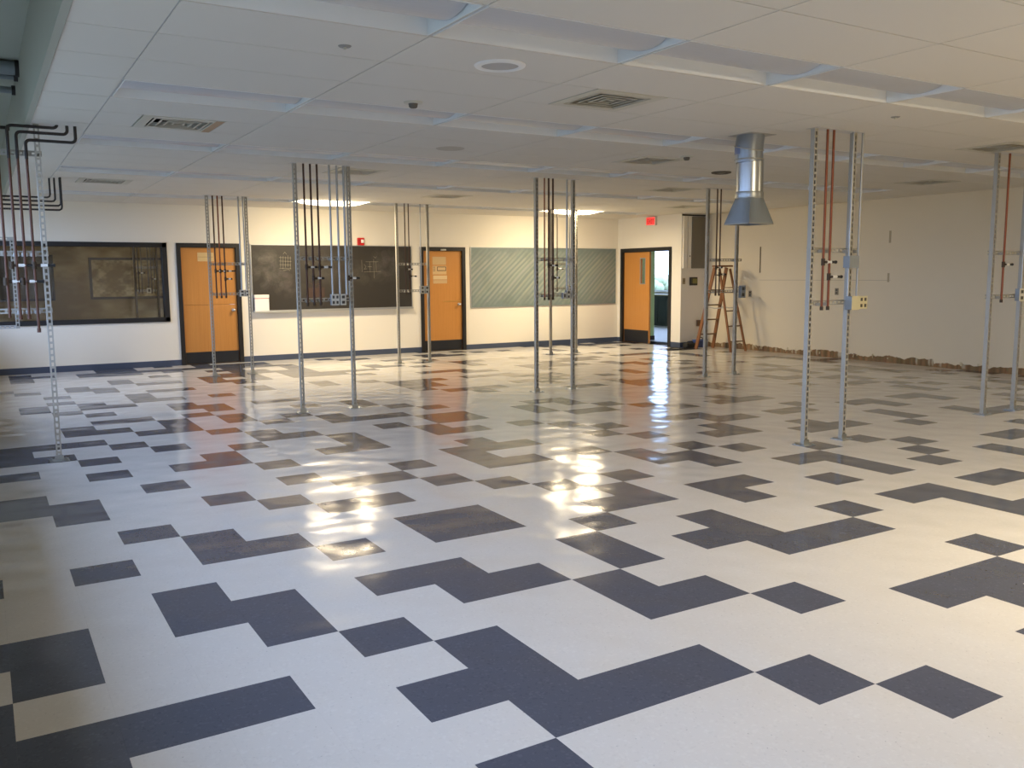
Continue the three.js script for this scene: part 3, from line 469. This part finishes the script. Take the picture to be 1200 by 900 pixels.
// right wall: adhesive, old board marks, outlets
{
  const r = rng(19), P = [], C = [], I = [], n = 560, z0 = ZJ + 0.02, z1 = ZF;
  let h = 0.08, deep = 0.006;
  for (let k = 0; k <= n; k++) {
    const z = z0 + (z1 - z0) * k / n; h = Math.max(0.045, Math.min(0.122, h + (r() - 0.5) * 0.03 + (0.092 - h) * 0.12)); if (r() < 0.018) h = 0.04; deep = 0.004 + 0.008 * r();
    const tone = 0.7 + 0.6 * r(), pale = r() < 0.08;
    for (const [x, y, f] of [[XR - deep - 0.004, 0, 0.8], [XR - deep, h * 0.5, 1], [XR - deep * 0.7, h, 1.15], [XR, h + 0.004, 1.15]]) { P.push(x, y, z); const b = pale && f > 0.9 ? [0.5, 0.44, 0.32] : [0.22 * tone * (0.8 + 0.4 * r()), 0.138 * tone, 0.066 * tone]; C.push(...b); }
  }
  for (let k = 0; k < n; k++) for (let s = 0; s < 3; s++) { const a = k * 4 + s, b = a + 4; I.push(a, b, a + 1, a + 1, b, b + 1); }
  const g = new THREE.BufferGeometry(); g.setAttribute('position', new THREE.Float32BufferAttribute(P, 3)); g.setAttribute('color', new THREE.Float32BufferAttribute(C, 3)); g.setIndex(I); g.computeVertexNormals();
  const a = obj('adhesive_strip', g, new THREE.MeshStandardMaterial({ vertexColors: true, roughness: 0.95, side: THREE.DoubleSide }), wallRight); a.userData.kind = 'stuff'; a.userData.label = 'torn brown baseboard adhesive';
  const scraps = []; for (let k = 0; k < 26; k++) { const z = ZJ + 0.5 + r() * 9, s = 0.02 + 0.05 * r(), b = box(-s / 2, s / 2, -0.004, 0.004, -s * 0.4, s * 0.4); b.rotateX(r() * 3); b.rotateZ(1 + r()); b.translate(XR - 0.022 - 0.015 * r(), 0.05 + 0.05 * r(), z); scraps.push(b); }
  const sc = obj('plaster_scraps', scraps, mat(206, 194, 160, 0.9), wallRight); sc.userData.kind = 'stuff'; sc.userData.label = 'pale torn plaster flakes';
  obj('old_board_edge', box(XR - 0.006, XR, 1.52, 2.02, -7.93, -7.905), mat(112, 100, 78, 0.9), wallRight); obj('old_board_edge', box(XR - 0.0015, XR, 1.375, 1.385, -7.93, -5.03), mat(188, 176, 152, 0.9), wallRight);
  for (const [y0, y1] of [[2.0, 2.2], [1.35, 1.5]]) obj('tape_mark', box(XR - 0.002, XR, y0, y1, -5.09, -5.05), mat(170, 158, 128, 0.9), wallRight);
  for (const [y, z, label] of [[1.05, -8.16, 'small dark outlet plate on the bare wall behind the ladder'], [1.12, -6.1, 'small dark outlet plate on the bare wall behind the two-pipe rack']]) { const o = thing('wall_outlet', label, 'outlet', [XR, y, z]); obj('plate', rbox(-0.006, 0, 0, 0.12, -0.038, 0.038, 0.002), mat(132, 124, 104, 0.5), o); obj('socket', [0.02, 0.07].map((q) => box(-0.009, -0.006, q, q + 0.03, -0.018, 0.018)), M.socket, o); }
}

// ---------------------------------------------------------------- strut racks
const CH = 0.041, W = 0.0025;
function slottedWeb(L, w = CH) {                          // steel strip with punched slots, L tall
  const s = new THREE.Shape(); s.moveTo(-w / 2, 0); s.lineTo(w / 2, 0); s.lineTo(w / 2, L); s.lineTo(-w / 2, L); s.closePath();
  for (let y = 0.03; y + 0.04 < L; y += 0.0508) { const h = new THREE.Path(), a = 0.0095, b = 0.0165; h.moveTo(-a, y); h.lineTo(a, y); h.lineTo(a, y + 2 * b); h.lineTo(-a, y + 2 * b); h.closePath(); s.holes.push(h); }
  const g = new THREE.ExtrudeGeometry(s, { depth: W, bevelEnabled: false }); g.translate(0, 0, -W); return g;
}
function channel(L, closed) { const a = CH / 2; return merged([slottedWeb(L), ...(closed ? [box(-a, a, 0, L, -CH - W, -CH)] : []), box(-a, -a + W, 0, L, -CH, -W), box(a - W, a, 0, L, -CH, -W), box(-a + W, -a + 0.009, 0, L, -CH, -CH + W), box(a - 0.009, a - W, 0, L, -CH, -CH + W)]); }  // closed adds a back plate that keeps the slots dark
const postShape = channel(H), boxedPost = channel(H, true), struts = new Map();
function strutShape(L) { const k = L.toFixed(3); if (!struts.has(k)) { const g = channel(L); g.rotateZ(-Math.PI / 2); struts.set(k, g); } return struts.get(k); }
const basePlate = merged([rbox(-0.075, 0.075, 0, 0.006, -0.09, 0.05, 0.002), ...[[-0.055, 0.03], [0.055, 0.03], [-0.055, -0.07], [0.055, -0.07]].map(([x, z]) => cyl(V(x, 0.006, z), V(x, 0.014, z), 0.009, 6)), box(-0.035, 0.035, 0.006, 0.05, 0.0005, 0.005)]);
const HI = 1.71, LO = 1.25;
function valve(parent, x, y, len = 0.15) {
  const v = obj('valve', [cyl(V(x, y - 0.03, 0.013), V(x, y + 0.03, 0.013), 0.017, 12), cyl(V(x, y, 0.013), V(x + 0.045, y, 0.013), 0.012, 10), cyl(V(x, y, 0.013), V(x, y, 0.045), 0.008, 8)], M.brass, parent);
  obj('valve_collar', cyl(V(x + 0.045, y, 0.013), V(x + 0.045 + len * 0.33, y, 0.013), 0.0135, 12), M.whitePlastic, v); obj('nozzle', [cyl(V(x + 0.045 + len * 0.33, y, 0.013), V(x + len, y, 0.013), 0.011, 12), cyl(V(x + len - 0.012, y, 0.013), V(x + len, y, 0.013), 0.014, 12)], M.blackPlastic, v);
}
function outletBox(parent, x0, x1, y0, y1, cols, rows, plate = M.frame, z = 0.05) {
  const b = obj('junction_box', rbox(x0, x1, y0, y1, 0.001, z, 0.004), M.grey, parent), p = obj('cover_plate', rbox(x0 - 0.002, x1 + 0.002, y0 - 0.002, y1 + 0.002, z, z + 0.004, 0.0015), plate, b);
  const cw = (x1 - x0) / cols, rh = (y1 - y0) / rows;
  if (cols) for (let i = 0; i < cols; i++) for (let j = 0; j < rows; j++) obj('receptacle', rbox(x0 + cw * (i + 0.24), x0 + cw * (i + 0.76), y0 + rh * (j + 0.24), y0 + rh * (j + 0.76), z + 0.0005, z + 0.006, 0.001), M.socket, b);
}
function rack(label, x0, x1, z, o = {}) {
  const t = thing('strut_rack', label, 'pipe rack', [0, 0, z], 0, undefined), lo = o.hang ?? 0;
  for (const x of [x0, x1]) {
    if (o.onePost && x === x0) continue;
    const p = obj('post', o.open ? postShape : boxedPost, o.steel ?? M.steel, t); p.position.set(x, lo, 0);
    if (!lo) obj('base_plate', basePlate, M.galv, t).position.x = x;
  }
  for (const y of o.levels ?? [HI, LO]) { const s = obj('cross_strut', strutShape((o.end ?? x1 + 0.02) - x0 - (o.onePost ? 0 : 0.021)), M.steel, t); s.position.set(x0 + (o.onePost ? 0 : 0.021), y, -CH - 0.001 + 0.041); s.position.z = -0.0425; }
  const zp = -0.029;                                      // pipes run just in front of the cross struts
  for (const [x, m = M.copper, r = 0.011, foot = 1.2] of o.pipes ?? []) {
    const p = obj('water_pipe', cyl(V(x, foot, 0.013), V(x, H, 0.013), r, 12), m, t); for (const y of [HI, LO]) obj('pipe_clamp', rbox(x - 0.018, x + 0.018, y - 0.0245, y + 0.0045, -0.042, 0.013 - r * 0.3, 0.002), M.steel, p);
    obj('pipe_cap', cyl(V(x, foot - 0.012, 0.013), V(x, foot + 0.02, 0.013), r + 0.004, 12), M.brass, p);
  }
  for (const [x, foot = 1.3, r = 0.012] of o.conduits ?? []) { const p = obj('conduit', cyl(V(x, foot, 0.015), V(x, H, 0.015), r, 12), M.conduit, t); obj('pipe_clamp', rbox(x - 0.02, x + 0.02, HI - 0.024, HI + 0.004, -0.042, 0.012, 0.002), M.steel, p); }
  for (const v of o.valves ?? []) valve(t, ...v);
  for (const b of o.boxes ?? []) outletBox(t, ...b);
  if (!lo && !o.noPlate) obj('ceiling_plate', box(x0 - 0.05, x1 + 0.05, H - 0.003, H, -0.07, 0.05), M.tee, t);
  return rebase(t, (x0 + x1) / 2, 0, z);
}
function rebase(t, x, y, z) { const d = V(x, y, z).sub(t.position); t.position.add(d); for (const c of t.children) c.position.sub(d); return t; }
const CO = M.copperOld, CU = M.copper, FE = M.ironPipe;
rack('strut rack with dark pipes and a four-outlet box, in front of the blackboard', 2.41, 3.02, -5.15, { open: true, pipes: [[2.5, CO], [2.575, CO], [2.65, CO]], conduits: [[2.79, 1.31], [2.875, 1.31], [2.955, 1.3, 0.014]], valves: [[2.5, 1.613, 0.12], [2.65, 1.613, 0.14], [2.575, 1.49, 0.12], [2.98, 1.49, 0.13]], boxes: [[2.76, 2.85, 1.19, 1.31, 2, 2], [2.865, 2.93, 1.19, 1.31, 1, 2]] });
rack('strut rack standing before the oak door beside the long window', 2.42, 3.0, -9.5, { open: true, pipes: [[2.5, CO], [2.57, CU], [2.64, CO]], conduits: [[2.88, 1.31], [2.95, 1.31]], valves: [[2.5, 1.6, 0.1], [2.57, 1.6, 0.12], [2.64, 1.6, 0.15], [2.64, 1.48, 0.1]], boxes: [[2.84, 2.91, 1.21, 1.31, 1, 2], [2.925, 2.975, 1.21, 1.31, 1, 2]] });
rack('strut rack with two thin pipes beside the door with notices', 5.55, 6.13, -9.6, { open: true, pipes: [[5.69, CO, 0.009], [5.76, CO, 0.009]], conduits: [[5.98, 1.32, 0.01]], valves: [[5.69, 1.62, 0.13], [5.76, 1.5, 0.13]], boxes: [[5.95, 6.02, 1.2, 1.33, 1, 2], [6.04, 6.1, 1.2, 1.33, 1, 2]] });
rack('strut rack with three dark pipes, in front of the striped grey-green board', 5.52, 6.09, -5.15, { pipes: [[5.625, CU, 0.009], [5.69, CO, 0.012], [5.755, CO, 0.012]], conduits: [[5.97, 1.31]], valves: [[5.69, 1.63, 0.14], [5.755, 1.47, 0.1]], boxes: [[5.89, 5.935, 1.2, 1.28, 1, 1], [5.95, 6.0, 1.2, 1.31, 1, 2]] });
rack('strut rack with one dark pipe standing close to the striped grey-green board', 8.69, 9.28, -9.6, { open: true, pipes: [[8.82, CO, 0.009]], conduits: [[9.1, 1.31]], valves: [[8.82, 1.62, 0.14]], boxes: [[9.06, 9.14, 1.2, 1.31, 1, 2]] });
rack('strut rack directly in front of the wooden stepladder', 8.5, 9.09, -5.2, { end: 9.22, pipes: [[8.65, CO, 0.01], [8.72, CO, 0.01]], conduits: [[9.03, 1.33, 0.011]], valves: [[8.65, 1.6, 0.12], [8.72, 1.5, 0.12]], boxes: [[9.125, 9.22, 1.15, 1.33, 1, 2, M.grey]] });
rack('strut rack with two bright copper pipes and cream outlet plates by the hood duct', 5.565, 6.07, -0.83, { end: 6.24, pipes: [[5.69, CU, 0.011], [5.77, CU, 0.011]], conduits: [[6.025, 1.3, 0.013], [6.148, 1.3, 0.011]], valves: [[5.69, 1.606, 0.17], [5.77, 1.478, 0.17]], boxes: [[5.965, 6.09, 1.555, 1.66, 0, 0, M.grey, 0.07], [6.01, 6.11, 1.185, 1.305, 0, 0, M.cream, 0.075], [6.17, 6.275, 1.19, 1.3, 2, 2, M.cream, 0.03]] });
rack('strut rack with a single copper pipe nearest the bare beige wall', 8.48, 9.05, -0.95, { pipes: [[8.64, CU, 0.011]], conduits: [[9.0, 1.33, 0.012]], valves: [[8.64, 1.587, 0.17]], boxes: [[8.91, 9.0, 1.2, 1.33, 1, 2]] });
rack('dim strut rack inside the room behind the long window', 2.08, 2.5, -14.6, { noPlate: true, steel: FE, pipes: [[2.14, FE, 0.01], [2.2, FE, 0.01], [2.32, FE, 0.01], [2.38, FE, 0.01], [2.44, FE, 0.01]], valves: [[2.14, 1.6, 0.13], [2.38, 1.48, 0.12]], boxes: [[2.28, 2.36, 1.2, 1.3, 1, 1]] });
// the two racks at the window bay, whose pipes turn back under the ceiling
{
  const t = rack('slotted strut rack at the window bay with copper pipes elbowed under the ceiling', -0.73, -0.13, -3.72, { open: true, noPlate: true, levels: [2.505, HI, LO], end: -0.1 });
  rebase(t, 0, 0, -3.72);
  for (const [x, y, xt, m] of [[-0.335, 2.735 - 0.03, 0.02, FE], [-0.275, 2.66, 0.09, FE], [-0.212, 2.6, 0.148, FE]]) {
    const p = obj('water_pipe', tube([V(x, 2.45, 0.016), V(x, y, 0.016), V(xt, y, 0.016), V(xt, H, 0.016)], 0.012), m, t); obj('pipe_clamp', rbox(x - 0.02, x + 0.02, 2.48, 2.51, -0.042, 0.012, 0.002), M.steel, p);
  }
  for (const [x, foot] of [[-0.335, 1.2], [-0.275, 1.2], [-0.212, 1.09]]) { const p = obj('water_pipe', cyl(V(x, foot, 0.016), V(x, 2.46, 0.016), 0.0105, 12), M.copperPatina, t); for (const y of [HI, LO]) obj('pipe_clamp', rbox(x - 0.02, x + 0.02, y - 0.0245, y + 0.0045, -0.042, 0.012, 0.002), M.alu, p); obj('pipe_cap', cyl(V(x, foot - 0.015, 0.016), V(x, foot + 0.02, 0.016), 0.0145, 12), M.copperPatina, p); }
  for (const x of [-0.41]) obj('water_pipe', cyl(V(x, 1.2, 0.016), V(x, 2.5, 0.016), 0.0105, 12), M.copperPatina, t);
  for (const v of [[-0.37, 1.615, 0.16], [-0.212, 1.615, 0.15], [-0.42, 1.487, 0.15], [-0.3, 1.487, 0.15]]) valve(t, ...v);
  rebase(t, -0.43, 0, -3.72);
}
{
  const t = thing('strut_rack', 'short hanging strut rack farther along the window bay, over the long window', 'pipe rack', [0, 0, -8]);
  obj('post', channel(1.11), M.steel, t).position.set(-0.225, 0.9, 0); const s = obj('cross_strut', strutShape(-0.25 - XL), M.alu, t); s.position.set(XL + 0.006, 0.92, 0.002); const u = obj('cross_strut', strutShape(-0.22 - XL), M.steel, t); u.position.set(XL + 0.006, 1.99, -0.0425);
  for (const [y, xt] of [[2.495, 0.225], [2.445, 0.275], [2.39, 0.33], [2.335, 0.335]]) obj('water_pipe', tube([V(XL + 0.3, 0.92, 0.02 + 2.5 - y), V(XL + 0.3, y, 0.02 + 2.5 - y), V(xt, y, 0.02 + 2.5 - y), V(xt, H, 0.02 + 2.5 - y)], 0.011), FE, t);
}
// pipes under the roof slab in the window bay
for (const [z, y, r, label] of [[-3.95, 3.19, 0.055, 'thick grey pipe crossing the window bay under the roof slab'], [-4.2, 3.17, 0.025, 'thin grey pipe beside the thick one in the window bay'], [-4.75, 3.16, 0.03, 'grey pipe across the window bay behind the thick one'], [-6.6, 3.1, 0.018, 'thin dark pipe with a small valve across the window bay']]) {
  const t = thing('overhead_pipe', label, 'pipe', [0, y, z]); obj('pipe', cyl(V(XL, 0, 0), V(XC, 0, 0), r, 16), r < 0.02 ? FE : M.grey, t); obj('pipe_collar', cyl(V(XC - 0.03, 0, 0), V(XC, 0, 0), r + 0.012, 16), FE, t);
  if (r < 0.02) obj('valve', [cyl(V(-0.36, 0, 0), V(-0.36, 0.07, 0), 0.01, 8), cyl(V(-0.42, 0.07, 0), V(-0.3, 0.07, 0), 0.009, 8)], FE, t);
}

// ---------------------------------------------------------------- hood duct
{
  const t = thing('hood_duct', 'galvanised round exhaust duct ending in a square flared hood', 'duct', [5.36, 1.955, -1.38]), top = H - 1.955, y1 = 0.24, h = 0.152, R = 0.115;
  const P = [], N = 48, at = (k) => { const a = k / N * Math.PI * 2 + Math.PI / 4, c = Math.cos(a), s = Math.sin(a), m = Math.max(Math.abs(c), Math.abs(s)); return [[h * c / m, 0, h * s / m], [R * c, y1, R * s]]; };
  for (let k = 0; k < N; k++) { const [a, b] = at(k), [c, d] = at(k + 1); P.push(...a, ...b, ...c, ...c, ...b, ...d); }
  const g = new THREE.BufferGeometry(); g.setAttribute('position', new THREE.Float32BufferAttribute(P, 3)); g.computeVertexNormals();
  obj('hood', g, new THREE.MeshPhysicalMaterial({ color: srgb(150, 158, 162), roughness: 0.45, metalness: 0.8, side: THREE.DoubleSide }), t);
  obj('hood_lip', [box(-h, h, -0.008, 0, -h, -h + 0.004), box(-h, h, -0.008, 0, h - 0.004, h), box(-h, -h + 0.004, -0.008, 0, -h, h), box(h - 0.004, h, -0.008, 0, -h, h)], M.steel, t);
  obj('duct_pipe', new THREE.CylinderGeometry(0.118, 0.118, 0.32, 40, 1, true).translate(0, y1 + 0.16, 0), new THREE.MeshPhysicalMaterial({ color: srgb(186, 190, 192), roughness: 0.26, metalness: 0.95, side: THREE.DoubleSide }), t);
  obj('collar', new THREE.LatheGeometry([[0.119, 0.0], [0.124, 0.01], [0.124, 0.05], [0.12, 0.06]].map((p) => new THREE.Vector2(...p)), 40).translate(0, y1 - 0.02, 0), M.galv, t);
  obj('elbow', tube([V(-0.012, y1 + 0.3, 0), V(-0.02, y1 + 0.42, 0), V(0.0, top, 0)], 0.122, 32), mat(150, 156, 162, 0.4, 0.85), t);
  obj('elbow_seam', [new THREE.TorusGeometry(0.124, 0.005, 8, 40).rotateX(Math.PI / 2).translate(-0.014, y1 + 0.32, 0), new THREE.TorusGeometry(0.126, 0.005, 8, 40).rotateX(Math.PI / 2 + 0.25).translate(-0.018, y1 + 0.42, 0)], M.steel, t);
  const s = obj('tape_wrap', new THREE.CylinderGeometry(0.126, 0.126, 0.07, 32, 1, true, 2.6, 2.2).translate(-0.016, y1 + 0.4, 0), mat(112, 124, 158, 0.4, 0.2, { side: THREE.DoubleSide }), t); s.userData.label = 'bluish foil tape';
  obj('ceiling_plate', box(-0.14, 0.17, top - 0.003, top, -0.14, 0.14), mat(176, 172, 164, 0.6), t);
}

// ---------------------------------------------------------------- ladder and things on the floor beside it
{
  const t = thing('stepladder', 'orange-brown wooden stepladder standing open in the corner by the bare wall', 'ladder', [11.98, 0, -8.45]), top = 1.66;
  const F = (s, k) => V(s * (0.155 + 0.075 * k), top * (1 - k) , -0.05 - 0.42 * k), B = (s, k) => V(s * (0.14 + 0.06 * k), top * 0.985 * (1 - k), 0.05 + 0.42 * k);
  for (const s of [-1, 1]) obj('front_rail', bar(F(s, 0.02), F(s, 1), 0.024, 0.075), M.ladder, t);
  for (const s of [-1, 1]) obj('rear_leg', bar(B(s, 0.02), B(s, 1), 0.022, 0.045), M.ladder, t);
  for (let k = 1; k <= 5; k++) { const f = 1 - k / 5.6, a = F(-1, f), b = F(1, f); obj('step', rbox(a.x, b.x, a.y - 0.011, a.y + 0.011, a.z - 0.045, a.z + 0.045, 0.003), M.ladderStep, t); }
  for (const f of [0.3, 0.52, 0.7, 0.88]) { const a = B(-1, f), b = B(1, f); obj('rear_brace', cyl(a, b, 0.012, 8), M.ladderStep, t); }
  obj('top_cap', rbox(-0.18, 0.18, top - 0.02, top + 0.012, -0.11, 0.1, 0.005), M.ladder, t);
  for (const s of [-1, 1]) obj('spreader', [bar(F(s, 0.48), V(s * 0.19, top * 0.5, 0), 0.006, 0.02), bar(V(s * 0.19, top * 0.5, 0), B(s, 0.48), 0.006, 0.02)], M.steel, t);
  obj('pail_shelf', rbox(-0.16, 0.16, top * 0.74, top * 0.74 + 0.015, 0.12, 0.34, 0.004), M.ladderStep, t);
  const b = thing('tool_box', 'small blue tool box on the floor behind the ladder feet', 'tool box', [12.12, 0, -9.2]); obj('body', rbox(-0.14, 0.14, 0, 0.13, -0.08, 0.08, 0.01), M.blue, b); obj('lid', rbox(-0.145, 0.145, 0.13, 0.16, -0.085, 0.085, 0.01), mat(60, 84, 140, 0.5), b); obj('handle', tube([V(-0.07, 0.16, 0), V(-0.07, 0.2, 0), V(0.07, 0.2, 0), V(0.07, 0.16, 0)], 0.008), M.blackPlastic, b);
  const g = thing('tool_bag', 'low black tool bag against the return wall by the doorway', 'bag', [11.86, 0, -9.2]); obj('bag_body', rbox(-0.16, 0.12, 0, 0.1, -0.07, 0.07, 0.03), M.blackPlastic, g); obj('bag_strap', tube([V(-0.1, 0.09, 0), V(-0.09, 0.13, 0), V(0.05, 0.13, 0), V(0.07, 0.09, 0)], 0.01), mat(60, 60, 62, 0.8), g);
  const pts = [[11.2, -9.2], [11.32, -9.05], [11.5, -9.1], [11.62, -9.24], [11.55, -9.32], [11.38, -9.28], [11.3, -9.12], [11.5, -8.98], [11.66, -9.02]].map(([x, z]) => V(x, 0.009, z));
  const c = obj('extension_cord', new THREE.TubeGeometry(new THREE.CatmullRomCurve3(pts), 90, 0.008, 8), M.blackPlastic); tag(c, 'black extension cord loosely coiled beside the ladder', 'cord');
}
scene.traverse((o) => { if (o.isMesh) { o.castShadow = true; o.receiveShadow = true; } });
renderer.render(scene, camera);
